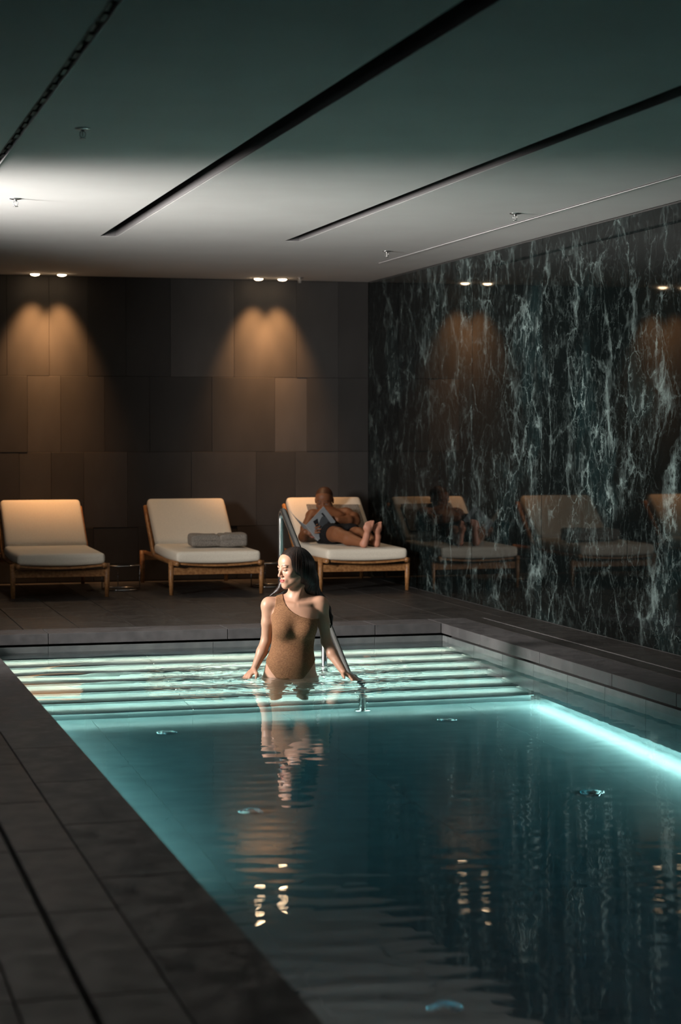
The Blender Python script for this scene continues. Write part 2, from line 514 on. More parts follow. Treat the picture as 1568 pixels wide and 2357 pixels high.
m.box(XL - .13, XL - .05, WIN_Y0 + .04, WIN_Y1 - .04, WIN_Z0, WIN_Z0 + .04).box(XL - .13, XL - .05, WIN_Y0 + .04, WIN_Y1 - .04, WIN_Z1 - .04, WIN_Z1)
m.build('added_window_frame', M['slot'], win)

# ceiling slabs leaving the recessed slots open
CT = .20
S1 = (2.040, 2.157); S2 = (3.370, 3.480); SE = 13.79
T1 = (.962, 1.002); T2 = (4.520, 4.546)
m = MB()
xs = [XL, T1[0], T1[1], S1[0], S1[1], S2[0], S2[1], T2[0], T2[1], XM]
for i in range(0, 9, 2):
    m.box(xs[i], xs[i + 1], YF, YB, ZC, ZC + CT)
m.box(S1[0], S1[1], SE, YB, ZC, ZC + CT).box(S2[0], S2[1], SE, YB, ZC, ZC + CT)
m.box(T1[0], T1[1], 13.79, YB, ZC, ZC + CT).box(T2[0], T2[1], 15.37, YB, ZC, ZC + CT)
m.box(XL, XM, YF, YB, ZC + CT, ZC + CT + .1)
ceiling = tag(m.build('ceiling', M['ceiling']), kind='structure')
for (a, b) in (S1, S2):
    m = MB()
    e = .004
    m.box(a, a + e, YF + .01, SE, ZC + .001, ZC + CT - .002).box(b - e, b, YF + .01, SE, ZC + .001, ZC + CT - .002)
    m.box(a + e, b - e, SE - e, SE, ZC + .001, ZC + CT - .002)
    m.build('slot_liner', M['slot'], ceiling)
    MB().box(a + e, b - e, YF + .01, SE - e, ZC + CT - .02, ZC + CT - .002).build('slot_back', M['slot_top'], ceiling)
for (a, b, ye, lab) in ((T1[0], T1[1], 13.79, 'narrow linear air diffuser in the ceiling over the left deck'), (T2[0], T2[1], 15.37, 'narrow linear air diffuser in the ceiling beside the marble wall')):
    df = tag(empty('linear_diffuser', ((a + b) / 2, 6.0, ZC)), lab, 'air diffuser')
    w = (b - a) / 2
    for s in (-1, 1):
        MB().box(min(s * w, s * (w - .003)), max(s * w, s * (w - .003)), YF - 6 + .02, ye - 6, -.004, .06).build('rail', M['plate_white'] if s > 0 else M['slot'], df)
    MB().box(-w + .003, w - .003, YF - 6 + .02, ye - 6, .05, .06).build('backing', M['slot_top'], df)
    y = 3.0
    bl = None
    while y < ye - .1:
        if bl is None:
            bl = MB().box(-w + .004, w - .004 - w * .7, -.06, .06, .006, .030).mesh('blade'); bl.materials.append(M['slot'])
        o = bpy.data.objects.new('blade', bl); link(o, df); o.location = (0 if int(y / .17) % 2 else w * .7, y - 6, 0)
        y += .17

# ------------------------------------------------------------------ pool basin
XI0, XI1, YI1 = 1.14, 4.31, 13.01               # inner faces of the wall cladding
m = MB()
m.box(PX0 - RIM - .15, PX0 - RIM, PY0 - RIM - .1, PY1 + RIM + .1, ZF - .15, -.30)
m.box(PX1 + RIM, PX1 + RIM + .15, PY0 - RIM - .1, PY1 + RIM + .1, ZF - .15, -.30)
m.box(PX0 - RIM, PX1 + RIM, PY1 + RIM, PY1 + RIM + .1, ZF - .15, -.30)
m.box(PX0 - RIM, PX1 + RIM, PY0 - RIM - .1, PY0 - RIM, ZF - .15, -.30)
m.box(PX0 - RIM, PX1 + RIM, PY0 - RIM, PY1 + RIM, ZF - .15, ZF - .02)
basin = tag(m.build('pool_basin', M['pool_wall']), kind='structure')
ZP = -1.115                                      # bottom edge of the side cladding
YK = [12.81 - .264 * k for k in range(7)]
ZK = [-.27 - .14 * k for k in range(7)]
yw = [PY0 + .01] + [10.69 - .553 * k for k in range(16, -5, -1)]
yw = [y for y in yw if y < YI1 - .1] + [YI1]
for i in range(len(yw) - 1):
    for (a, b) in ((XI1, XI1 + .012), (XI0 - .012, XI0)):
        slab('wall_panel', a, b, yw[i] + .0012, yw[i + 1] - .0012, ZP, -.086, M['pool_wall'], basin, .002)
xw = [XI0, 1.57, 2.68, 3.82, XI1]
for i in range(4):
    slab('wall_panel', xw[i] + .0012, xw[i + 1] - .0012, YI1, YI1 + .03, -.40, -.086, M['pool_wall'], basin, .002)
    slab('wall_panel', xw[i] + .0012, xw[i + 1] - .0012, PY0 - .03, PY0, ZP, -.086, M['pool_wall'], basin, .002)
for i, (a, b) in enumerate(((PX0 - RIM, 1.60), (1.60, 2.72), (2.72, 3.86), (3.86, PX1 + RIM))):
    ys = [PY0 - RIM, 2.6, 3.8, 5.0, 6.2, 7.4, 8.6, 9.8, 11.27]
    for j in range(len(ys) - 1):
        slab('floor_tile', a + .0006, b - .0006, ys[j] + .0004, ys[j + 1] - .0004, ZF - .02, ZF, M['pool_tile'], basin, .001)
for (xa, xc) in ((XI1 + .014, XI1 + .040), (XI0 - .040, XI0 - .014)):
    o = led_bar(xa, xc, 7.5, 11.30, ZP + .004, ZP + .016, M['led_side'], basin, 'y', 40, .016 if xa < 2 else -.016)
    o['label'] = 'white light strip along the foot of the pool wall'
for k in range(7):
    y0, z0 = YK[k], ZK[k]
    yback = YI1 if k == 0 else YK[k - 1] + .05
    st = MB().box(XI0 + .001, XI1 - .001, y0 + .05, yback + (.0 if k else .0), z0 - .16 if k < 6 else ZF, z0 - .026).build('pool_step', M['pool_tile'], basin)
    for (a, b) in ((XI0, 2.195), (2.195, 3.25), (3.25, XI1)):
        MB().box(a + .001, b - .001, y0, yback - .001, z0 - .022, z0, .003).box(a + .001, b - .001, y0 + .001, y0 + .010, z0 - .036, z0 - .021).build('tread', M['pool_tile'], st)
    o = led_bar(XI0 + .01, XI1 - .01, y0 + .013, y0 + .034, z0 - .033, z0 - .0235, M['led'], st)
    o['label'] = 'warm white light strip under the step edge'

# round floor inlets
for (x, y, lab) in ((1.945, 10.73, 'round pool floor inlet nearest the steps on the left'), (3.58, 10.72, 'round pool floor inlet nearest the steps on the right'),
                    (1.955, 8.65, 'second round floor inlet from the steps, left row'), (3.595, 8.60, 'second round floor inlet from the steps, right row'),
                    (1.965, 5.90, 'round floor inlet nearest the camera, left row')):
    fi = tag(empty('floor_inlet', (x, y, ZF)), lab, 'pool inlet', 'round inlets in the pool floor')
    MB().lathe([(.060, 0), (.060, .006), (.052, .010), (.046, .010), (.046, .0)], n=32).build('flange_ring', M['chrome'], fi)
    MB().lathe([(.043, 0), (.043, .012), (.034, .020), (.0, .022)], n=32).build('cap', M['steel'], fi)
    MB().torus(.022, .0035, (0, 0, .021)).build('slot_ring', M['void'], fi)

# ------------------------------------------------------------------ water
def water():
    rs = np.random.RandomState(5)
    xs = np.linspace(PX0 - .06, PX1 + .06, 280)
    ys = np.concatenate([np.arange(PY0 - .06, 3.8, .05), np.arange(3.8, 9.6, .0135), np.arange(9.6, PY1 + .07, .0115)])
    X, Y = np.meshgrid(xs, ys)
    Z = np.zeros_like(X)
    def wave(lam, ang, slope, ph):
        k = 2 * math.pi / lam
        return slope / k * np.sin(k * (X * math.cos(ang) + Y * math.sin(ang)) + ph)
    for i in range(26):       # slow swell over the whole pool, crests mostly across the pool
        lam = rs.uniform(.10, .20)
        ang = math.pi / 2 - YAW + rs.normal(0, .30)
        Z += wave(lam, ang, .0020 * rs.uniform(.4, 1.2), rs.uniform(0, 7))
    for i in range(14):
        lam = rs.uniform(.06, .10)
        ang = math.pi / 2 - YAW + rs.normal(0, .45)
        Z += wave(lam, ang, .0016 * rs.uniform(.4, 1.2), rs.uniform(0, 7))
    Z *= 1 - .78 / (1 + np.exp(-(Y - 9.3) / .35))       # calmer towards the steps
    # wake round the bather
    cx, cy = 2.80, 11.36
    D = np.hypot(X - cx, (Y - cy) * 1.0)
    E = np.exp(-(D / .62) ** 2)
    rip = np.zeros_like(X)
    for (px, py, lam, s) in ((2.78, 11.36, .075, .05), (2.55, 11.42, .055, .05), (3.12, 11.12, .055, .05), (2.95, 11.3, .10, .035)):
        k = 2 * math.pi / lam
        rip += s / k * np.sin(k * np.hypot(X - px, Y - py) + px * 9)
    for i in range(20):
        lam = rs.uniform(.045, .11)
        rip += wave(lam, rs.uniform(0, 6.3), .03, rs.uniform(0, 7))
    Z += rip * E * 1.35
    # broad swells she pushes to the left and right
    E2 = np.exp(-((X - 2.3) / .9) ** 2 - ((Y - 11.9) / .55) ** 2) + .8 * np.exp(-((X - 3.5) / .5) ** 2 - ((Y - 12.2) / .4) ** 2)
    for i in range(8):
        lam = rs.uniform(.25, .6)
        Z += wave(lam, rs.uniform(.6, 2.4), .028, rs.uniform(0, 7)) * E2
    Z += ZW
    ny, nx = X.shape
    V = np.stack([X, Y, Z], -1).reshape(-1, 3)
    idx = np.arange(nx * ny).reshape(ny, nx)
    F = np.stack([idx[:-1, :-1], idx[:-1, 1:], idx[1:, 1:], idx[1:, :-1]], -1).reshape(-1, 4)
    # closed body below: skirt and bottom lie inside walls and floor
    ring = np.concatenate([idx[0, :], idx[1:, -1], idx[-1, -2::-1], idx[-2:0:-1, 0]])
    base = len(V)
    LV = V[ring].copy(); LV[:, 2] = ZF - .03
    V = np.concatenate([V, LV])
    n = len(ring)
    faces = F.tolist()
    for i in range(n):
        j = (i + 1) % n
        faces.append([int(ring[j]), int(ring[i]), base + i, base + j])
    faces.append([base + i for i in range(n - 1, -1, -1)])
    me = bpy.data.meshes.new('pool_water')
    me.from_pydata(V.tolist(), [], faces)
    sm = [True] * len(F) + [False] * (n + 1)
    me.polygons.foreach_set('use_smooth', sm)
    me.materials.append(M['water']); me.update()
    o = bpy.data.objects.new('pool_water', me); link(o)
    return tag(o, 'clear teal pool water, rippled round the bather', 'water', kind='stuff')
water()

# ------------------------------------------------------------------ ceiling fittings
def spot(name, parent, loc, aim, power, ang, blend, color, size=.03):
    d = bpy.data.lights.new(name, 'SPOT'); d.energy = power; d.color = color
    d.spot_size = math.radians(ang); d.spot_blend = blend; d.shadow_soft_size = size
    o = bpy.data.objects.new(name, d); link(o, parent); o.location = loc
    o.rotation_euler = Vector(aim).to_track_quat('-Z', 'Y').to_euler()
    return o

WARM = (1.0, .47, .18)
for (x, lab) in ((1.975, 'leftmost warm ceiling downlight at the stone wall'), (2.206, 'second warm ceiling downlight from the left at the stone wall'),
                 (3.956, 'third warm ceiling downlight, left of the pair above the reader'), (4.174, 'rightmost warm ceiling downlight, nearest the marble wall')):
    dl = tag(empty('downlight', (x, 17.16, ZC)), lab, 'downlight', 'warm downlights along the stone wall')
    MB().lathe([(.050, 0), (.050, -.004), (.041, -.008), (.041, -.001)], n=24).build('trim_ring', M['lamp_body'], dl)
    MB().lathe([(.039, -.001), (.039, -.010), (.030, -.018), (.012, -.022)], n=24).build('lens', M['lamp'], dl)
    spot('beam', dl, (0, 0, -.03), (0, .30, -1), 175, 60, 1.0, WARM, .05)
    spot('beam_forward', dl, (0, 0, -.03), (-.12, -.30, -1), 20, 105, 1.0, (1.0, .70, .44))

def sprinkler(x, y, lab):
    s = tag(empty('sprinkler', (x, y, ZC)), lab, 'sprinkler', 'ceiling sprinklers')
    MB().lathe([(.036, 0), (.036, -.003), (.020, -.007), (.012, -.007)], n=24).build('escutcheon', M['sprink'], s)
    MB().lathe([(.009, -.005), (.009, -.016), (.006, -.018)], n=12).build('body', M['sprink'], s)
    for sx in (-1, 1):
        MB().tube([(sx * .007, 0, -.014), (sx * .013, 0, -.022), (sx * .012, 0, -.036), (sx * .003, 0, -.043)], .0022, 6).build('frame_arm', M['sprink'], s)
    MB().tube([(0, 0, -.016), (0, 0, -.042)], .0025, 8).build('bulb', M['lamp_body'], s)
    MB().lathe([(.004, -.042), (.015, -.045), (.015, -.047), (.003, -.047)], n=16).build('deflector', M['sprink'], s)
sprinkler(1.244, 8.92, 'ceiling sprinkler nearest the camera, over the left pool edge')
sprinkler(1.236, 11.70, 'ceiling sprinkler at the left in the brightest patch of ceiling')
sprinkler(4.337, 11.66, 'ceiling sprinkler at the right by the narrow diffuser')
sprinkler(4.304, 14.35, 'ceiling sprinkler near the end of the right narrow diffuser')
sprinkler(4.30, 17.02, 'small ceiling sprinkler beside the rightmost downlight')

# ------------------------------------------------------------------ sun loungers
def make_lounger(cx):
    root = empty('sun_lounger', (cx, 15.80, 0))
    T = M['teak']
    for sx in (-1, 1):
        MB().tube([(sx * .376, 0, 0), (sx * .378, 0, .14), (sx * .378, 0, .272)], [.016, .0215, .022], 14).build('leg', T, root)
        MB().tube([(sx * .376, 1.40, 0), (sx * .378, 1.40, .14), (sx * .378, 1.40, .285)], [.016, .0215, .022], 14).build('leg', T, root)
        MB().tube([(sx * .345, -.105, .262), (sx * .345, .2, .258), (sx * .345, .9, .262), (sx * .345, 1.42, .262)], .021, 12).build('side_rail', T, root)
        MB().tube([(sx * .352, .90, .268), (sx * .352, 1.0, .315), (sx * .352, 1.30, .58), (sx * .352, 1.395, .675)], [.02, .022, .020, .017], 12).build('back_stile', T, root)
    # curved front slat and seat slats
    def curved(y, w, dip, zt):
        vs = []; fs = []
        n = 12
        for i in range(n + 1):
            x = -.34 + .68 * i / n
            z = zt - dip * (1 - (x / .34) ** 2)
            vs += [(x, y - w, z), (x, y + w, z), (x, y + w, z - .016), (x, y - w, z - .016)]
        for i in range(n):
            a = i * 4
            for q in range(4):
                fs.append((a + q, a + (q + 1) % 4, a + 4 + (q + 1) % 4, a + 4 + q))
        fs.append((0, 1, 2, 3)); fs.append((n * 4 + 3, n * 4 + 2, n * 4 + 1, n * 4))
        return MB().add(vs, fs)
    curved(-.075, .022, .020, .272).build('front_slat', T, root)
    for y in (.08, .23, .38, .53, .68, .83):
        curved(y, .03, .012, .268).build('seat_slat', T, root)
    MB().box(-.362, .362, -.011, .011, .165, .225, .004).build('front_apron', T, root)
    MB().box(-.362, .362, 1.389, 1.411, .20, .27, .004).build('rear_apron', T, root)
    for t in (.2, .42, .64, .86):
        y = 1.0 + .37 * t; z = .315 + .335 * t
        MB().box(-.34, .34, y - .008, y + .008, z - .025, z + .025, .003).build('back_slat', T, root)
    # seat cushion
    def seat_def(P):
        Q = P.copy()
        u = P[:, 0] / .355; v = (P[:, 1]) / .535
        top = P[:, 2] > 0
        Q[:, 2] += np.where(top, .012 * (1 - u ** 2) * np.clip(1 - v ** 2, 0, 1), -.014 * (1 - u ** 2) * (v < -.2))
        Q[:, 2] += -.010 * (1 - u ** 2) * np.exp(-((v - .55) / .35) ** 2) * top
        Q[:, 2] += .012 * (v > 0) * v
        Q[:, 0] *= 1 + .012 * np.cos(3 * v)
        return Q
    P, F = rounded_box((.355, .535, .044), .030, (18, 26, 4), seat_def)
    P += np.array([0, .43, .316])
    sc_ = MB().add(P, F, True).build('seat_cushion', M['cushion'], root)
    # back cushion
    ang = math.atan2(.345, .43)
    def back_def(P):
        Q = P.copy()
        u = P[:, 0] / .345; v = P[:, 1] / .30
        Q[:, 2] += np.where(P[:, 2] > 0, .014 * (1 - u ** 2) * np.clip(1 - v ** 2, 0, 1), 0)
        return Q
    P, F = rounded_box((.345, .295, .045), .034, (18, 16, 4), back_def)
    ca, sa = math.cos(ang), math.sin(ang)
    Q = P.copy()
    Q[:, 1] = P[:, 1] * ca - P[:, 2] * sa
    Q[:, 2] = P[:, 1] * sa + P[:, 2] * ca
    Q += np.array([0, 1.135, .535])
    bc = MB().add(Q, F, True).build('back_cushion', M['cushion'], root)
    return root
LX = (2.004, 3.285, 4.545)
labs = ('cream cushioned teak sun lounger at the left edge, empty', 'teak sun lounger in the middle with a grey towel on its seat', 'teak sun lounger by the marble wall with the reading man on it')
lounger = None
for cx, lab in zip(LX, labs):
    if lounger is None:
        lounger = make_lounger(cx); o = lounger
    else:
        o = lounger.copy(); COL.objects.link(o); o.location.x = cx
        for ch in lounger.children:
            c = ch.copy(); COL.objects.link(c); c.parent = o
    tag(o, lab, 'sun lounger', 'sun loungers along the stone wall')

# side tables
for (x, lab) in ((2.605, 'low round side table with chrome rods beside the left lounger'), (3.895, 'low round side table between the towel lounger and the reader')):
    t = tag(empty('side_table', (x, 16.50, 0)), lab, 'side table', 'low round side tables between the loungers')
    R = .160
    MB().lathe([(R, .200), (R + .003, .206), (R, .212), (.0, .212)], n=40).build('table_top', M['table_dark'], t)
    MB().torus(R, .0045, (0, 0, .206), 40, 8).build('top_rim', M['chrome'], t)
    MB().torus(R, .0055, (0, 0, .0055), 40, 8).build('base_ring', M['chrome'], t)
    for a in (0.0, math.pi, math.pi / 2):
        MB().tube([(R * math.cos(a), R * math.sin(a), .008), (R * math.cos(a), R * math.sin(a), .203)], .0045, 8).build('rod', M['chrome'], t)

# grey towel folded on the middle lounger
def lump(P, amp, seed, f=18):
    rs = np.random.RandomState(seed)
    d = np.zeros(len(P))
    for i in range(14):
        k = rs.normal(0, f, 3)
        d += np.sin(P @ k + rs.uniform(0, 7))
    return d / 14 * amp
def towel_def(P):
    Q = P.copy()
    Q += (lump(P, .010, 3)[:, None]) * np.sign(P) * np.array([.6, .6, 1])
    crease = np.exp(-((P[:, 0] - .0) / .012) ** 2)
    Q[:, 1] *= 1 - .06 * crease
    Q[:, 2] += np.where(P[:, 2] > 0, -.012 * crease + .008 * (P[:, 0] > .07), 0)
    lay = np.abs(((P[:, 2] + .056) / .028) % 1 - .5)
    side = np.abs(P[:, 1]) > .11
    Q[:, 1] += np.where(side, np.sign(P[:, 1]) * (-.006 * (lay > .38)), 0)
    return Q
P, F = rounded_box((.238, .125, .052), .028, (40, 16, 14), towel_def)
P = P + np.array([0, 0, .0555])
tw = MB().add(P, F, True).build('folded_towel', M['towel'], None, (3.36, 16.12, .372))
tw.rotation_euler = (0, 0, -.04)
tag(tw, 'thick grey folded towel lying on the middle lounger', 'towel')

# ------------------------------------------------------------------ handrail
def arc_path(pts, r, n=8):
    """polyline with rounded corners"""
    P = [Vector(p) for p in pts]
    out = [P[0]]
    for i in range(1, len(P) - 1):
        a = (P[i - 1] - P[i]).normalized(); b = (P[i + 1] - P[i]).normalized()
        th = a.angle(b)
        d = r / math.tan(th / 2)
        p0 = P[i] + a * d; p1 = P[i] + b * d
        c = P[i] + (a + b).normalized() * (r / math.sin(th / 2))
        u = p0 - c; w = p1 - c
        tot = u.angle(w)
        for k in range(n + 1):
            t = k / n
            out.append(c + (u * math.sin((1 - t) * tot) + w * math.sin(t * tot)) / math.sin(tot))
    out.append(P[-1])
    return out
RXX = 3.205
hr = tag(empty('handrail', (RXX, 13.22, 0)), 'polished steel handrail running down the pool steps behind the bather', 'handrail')
y0 = 13.22
path = arc_path([(0, 0, .0), (0, 0, .825), (0, 11.27 - y0, -.268), (0, 11.18 - y0, -.55), (0, 11.18 - y0, ZF + .004)], .055)
MB().tube(path, .0215, 18).build('tube', M['steel'], hr)
yp = 12.06 - y0
zr = .825 + (.825 + .268) / (y0 - 11.27) * yp
MB().tube([(0, yp, ZK[2] + .004), (0, yp, zr - .005)], .019, 16).build('middle_post', M['steel'], hr)
for (y, z) in ((0, .0005), (yp, ZK[2] + .0005), (11.18 - y0, ZF + .0005)):
    MB().lathe([(.052, 0), (.052, .004), (.045, .009), (.024, .009)], (0, y, z), 28).build('flange', M['steel'], hr)
#FIGURES
# ------------------------------------------------------------------ figures: signed distance fields, surface nets
class Field:
    def __init__(self, xs, ys, zs):
        self.ax = [np.asarray(a, np.float32) for a in (xs, ys, zs)]
        self.D = np.full([len(a) for a in self.ax], 1.0, np.float32)
    def copy(self):
        f = Field.__new__(Field); f.ax = self.ax; f.D = self.D.copy(); return f
    def _sub(self, lo, hi):
        sl = []
        for a, l, h in zip(self.ax, lo, hi):
            i0 = max(0, int(np.searchsorted(a, l)) - 1); i1 = min(len(a), int(np.searchsorted(a, h)) + 1)
            sl.append(slice(i0, max(i1, i0 + 1)))
        g = np.meshgrid(*[a[s] for a, s in zip(self.ax, sl)], indexing='ij', sparse=True)
        return tuple(sl), g
    def _mix(self, sl, d, k, sub):
        a = self.D[sl]
        if sub:
            h = np.clip(.5 - .5 * (a + d) / max(k, 1e-6), 0, 1)
            self.D[sl] = a * (1 - h) - d * h + k * h * (1 - h)
        else:
            h = np.clip(.5 + .5 * (a - d) / max(k, 1e-6), 0, 1)
            self.D[sl] = a * (1 - h) + d * h - k * h * (1 - h)
    def cone(self, p, q, r0, r1, k=.015, sub=False, flat=None):
        """capsule tapering from r0 at p to r1 at q"""
        p = np.array(p, float); q = np.array(q, float)
        m_ = max(r0, r1) + k + .02
        sl, (x, y, z) = self._sub(np.minimum(p, q) - m_, np.maximum(p, q) + m_)
        d = q - p; L2 = float(d @ d) + 1e-12
        t = np.clip(((x - p[0]) * d[0] + (y - p[1]) * d[1] + (z - p[2]) * d[2]) / L2, 0, 1)
        dist = np.sqrt((x - p[0] - t * d[0]) ** 2 + (y - p[1] - t * d[1]) ** 2 + (z - p[2] - t * d[2]) ** 2) - (r0 + (r1 - r0) * t)
        self._mix(sl, dist.astype(np.float32), k, sub)
        return self
    def chain(self, pts, rs, k=.015):
        for i in range(len(pts) - 1):
            self.cone(pts[i], pts[i + 1], rs[i], rs[i + 1], k)
        return self
    def ell(self, c, r, k=.015, R=None, sub=False):
        c = np.array(c, float); r = np.array(r, float)
        m_ = max(r) + k + .02
        sl, (x, y, z) = self._sub(c - m_, c + m_)
        X, Y, Z = x - c[0], y - c[1], z - c[2]
        if R is not None:                    # columns of R: local axes
            X, Y, Z = (X * R[0, 0] + Y * R[1, 0] + Z * R[2, 0], X * R[0, 1] + Y * R[1, 1] + Z * R[2, 1], X * R[0, 2] + Y * R[1, 2] + Z * R[2, 2])
        k0 = np.sqrt((X / r[0]) ** 2 + (Y / r[1]) ** 2 + (Z / r[2]) ** 2)
        k1 = np.sqrt((X / r[0] ** 2) ** 2 + (Y / r[1] ** 2) ** 2 + (Z / r[2] ** 2) ** 2)
        d = k0 * (k0 - 1) / np.maximum(k1, 1e-6)
        self._mix(sl, d.astype(np.float32), k, sub)
        return self
    def loft(self, secs, k=.02):
        """torso as stacked ellipses: (z, cx, cy, rx, ry)"""
        S = np.array(secs, float); S = S[np.argsort(S[:, 0])]
        lo = np.array([(S[:, 1] - S[:, 3]).min(), (S[:, 2] - S[:, 4]).min(), S[0, 0]]) - .06
        hi = np.array([(S[:, 1] + S[:, 3]).max(), (S[:, 2] + S[:, 4]).max(), S[-1, 0]]) + .06
        sl, (x, y, z) = self._sub(lo, hi)
        zz = z.ravel()
        # smooth interpolation
        def ip(col):
            v = np.interp(zz, S[:, 0], S[:, col])
            ker = np.ones(9) / 9
            vp = np.pad(v, 4, mode='edge')
            return np.convolve(vp, ker, 'valid').astype(np.float32).reshape(1, 1, -1)
        cx, cy, rx, ry = ip(1), ip(2), ip(3), ip(4)
        u = np.abs(x - cx) / rx; w = np.abs(y - cy) / ry
        k0 = (u ** 2.3 + w ** 2.3) ** (1 / 2.3)
        d = (k0 - 1) * np.minimum(rx, ry)
        over = np.maximum(np.maximum(S[0, 0] - z, z - S[-1, 0]), 0)
        d = np.where(over > 0, np.sqrt(np.maximum(d, 0) ** 2 + over ** 2), d)
        inz = np.maximum(S[0, 0] - z, z - S[-1, 0])
        d = np.maximum(d, inz)
        self._mix(sl, d.astype(np.float32), k, False)
        return self
    def clip(self, g, k=0.0):
        """keep only where g <= 0"""
        if k > 0:
            h = np.clip(.5 - .5 * (self.D - g) / k, 0, 1)
            self.D = (self.D * (1 - h) + g * h + k * h * (1 - h)).astype(np.float32)
        else:
            self.D = np.maximum(self.D, g).astype(np.float32)
        return self
    def grid(self):
        return np.meshgrid(*self.ax, indexing='ij', sparse=True)
    def nets(self):
        D = self.D; ins = D < 0
        nx, ny, nz = D.shape
        cnt = np.zeros((nx - 1, ny - 1, nz - 1), np.int8)
        for dx in (0, 1):
            for dy in (0, 1):
                for dz in (0, 1):
                    cnt += ins[dx:nx - 1 + dx, dy:ny - 1 + dy, dz:nz - 1 + dz]
        act = (cnt > 0) & (cnt < 8)
        I, J, K = np.nonzero(act)
        idm = np.full(act.shape, -1, np.int32); idm[I, J, K] = np.arange(len(I))
        acc = np.zeros((len(I), 3)); num = np.zeros(len(I))
        corners = [(a, b, c) for a in (0, 1) for b in (0, 1) for c in (0, 1)]
        for c0 in corners:
            for ax in range(3):
                if c0[ax]: continue
                c1 = list(c0); c1[ax] = 1
                d0 = D[I + c0[0], J + c0[1], K + c0[2]]; d1 = D[I + c1[0], J + c1[1], K + c1[2]]
                m_ = (d0 < 0) != (d1 < 0)
                t = np.where(m_, d0 / np.where(m_, d0 - d1, 1), 0)
                p = np.stack([np.full(len(I), c0[0], float), np.full(len(I), c0[1], float), np.full(len(I), c0[2], float)], 1)
                p[:, ax] += t
                acc += p * m_[:, None]; num += m_
        loc = acc / num[:, None]
        V = np.empty_like(loc)
        for ax, ii in enumerate((I, J, K)):
            a = self.ax[ax]
            V[:, ax] = a[ii] + loc[:, ax] * (a[ii + 1] - a[ii])
        F = []
        for ax in range(3):
            sl0 = [slice(None)] * 3; sl1 = [slice(None)] * 3
            sl0[ax] = slice(0, -1); sl1[ax] = slice(1, None)
            a = ins[tuple(sl0)]; b = ins[tuple(sl1)]
            x = np.stack(np.nonzero(a != b), 1)
            u, w = [(1, 2), (2, 0), (0, 1)][ax]
            ok = (x[:, u] > 0) & (x[:, w] > 0) & (x[:, u] < D.shape[u] - 1) & (x[:, w] < D.shape[w] - 1)
            x = x[ok]
            q = []
            for (du, dw) in ((-1, -1), (0, -1), (0, 0), (-1, 0)):
                c = x.copy(); c[:, u] += du; c[:, w] += dw
                q.append(idm[c[:, 0], c[:, 1], c[:, 2]])
            q = np.stack(q, 1)
            flip = ~a[x[:, 0], x[:, 1], x[:, 2]]
            q[flip] = q[flip][:, ::-1]
            F.append(q)
        return V, np.concatenate(F)

def net_obj(name, field, material, parent=None, tint=None):
    V, F = field.nets()
    F = F[(F >= 0).all(1)]
    me = bpy.data.meshes.new(name)
    me.vertices.add(len(V)); me.vertices.foreach_set('co', V.astype(np.float32).ravel())
    me.loops.add(F.size); me.loops.foreach_set('vertex_index', F.astype(np.int32).ravel())
    me.polygons.add(len(F)); me.polygons.foreach_set('loop_start', np.arange(0, F.size, 4, dtype=np.int32))
    me.polygons.foreach_set('use_smooth', np.ones(len(F), bool))
    me.update(calc_edges=True); me.validate()
    if tint is not None:
        at = me.attributes.new('tint', 'FLOAT_COLOR', 'POINT')
        c = np.ones((len(V), 4), np.float32); c[:, :3] = tint(V)
        at.data.foreach_set('color', c.ravel())
    me.materials.append(material)
    o = bpy.data.objects.new(name, me)
    return link(o, parent)

def rotz(a):
    c, s = math.cos(a), math.sin(a)
    return np.array([[c, -s, 0], [s, c, 0], [0, 0, 1.0]])
def rotx(a):
    c, s = math.cos(a), math.sin(a)
    return np.array([[1, 0, 0], [0, c, -s], [0, s, c.real]])
def roty(a):
    c, s = math.cos(a), math.sin(a)
    return np.array([[c, 0, s], [0, 1.0, 0], [-s, 0, c]])

def head_sdf(f, H, R, s=1.0, male=False):
    """head with face towards local -y, centre H, axes in R"""
    def P(x, y, z): return np.array(H) + R @ (np.array([x, y, z]) * s)
    def E(c, r, k=.012, sub=False): f.ell(P(*c), np.array(r) * s, k * s, R, sub)
    def C(a, b, r0, r1, k=.012, sub=False): f.cone(P(*a), P(*b), r0 * s, r1 * s, k * s, sub)
    w = 1.06 if male else 1.0
    E((0, .020, .036), (.073 * w, .092, .078))
    E((0, -.030, -.018), (.060 * w, .060, .078), .03)
    E((0, -.045, .045), (.055, .040, .045), .03)
    for q in (-1, 1):
        C((q * .047 * w, .000, -.052), (q * .012, -.066, -.096), .021, .016, .03)
        E((q * .040, -.057, -.026), (.021, .020, .017), .022)
        E((q * .024, -.079, .019), (.022, .010, .007), .012)
    E((0, -.075, -.098), (.020, .016, .016), .018)
    E((0, -.078, -.066), (.026, .018, .018), .018)
    for q in (-1, 1):
        E((q * .031, -.095, -.001), (.017, .014, .0095), .010, True)
    for q in (-1, 1):
        E((q * .0305, -.0755, -.002), (.0135, .0130, .0105), .003)
    C((0, -.086, .010), (0, -.107, -.030), .0060, .0085 * w, .010)
    E((0, -.106, -.033), (.0085 * w, .0085, .0075), .006)
    for q in (-1, 1):
        E((q * .0105 * w, -.097, -.037), (.0065, .0085, .0060), .006)
    for q in (-1, 1):
        E((q * .0055, -.103, -.0425), (.0028, .0045, .0025), .002, True)
    E((0, -.0935, -.0605), (.020, .0085, .0048), .004)
    E((0, -.0925, -.0705), (.0165, .0090, .0060), .004)
    C((-.018, -.099, -.0652), (.018, -.099, -.0652), .0017, .0017, .002, True)
    if male:
        for q in (-1, 1):
            E((q * .078, .012, -.006), (.008, .018, .030), .006)
    return P

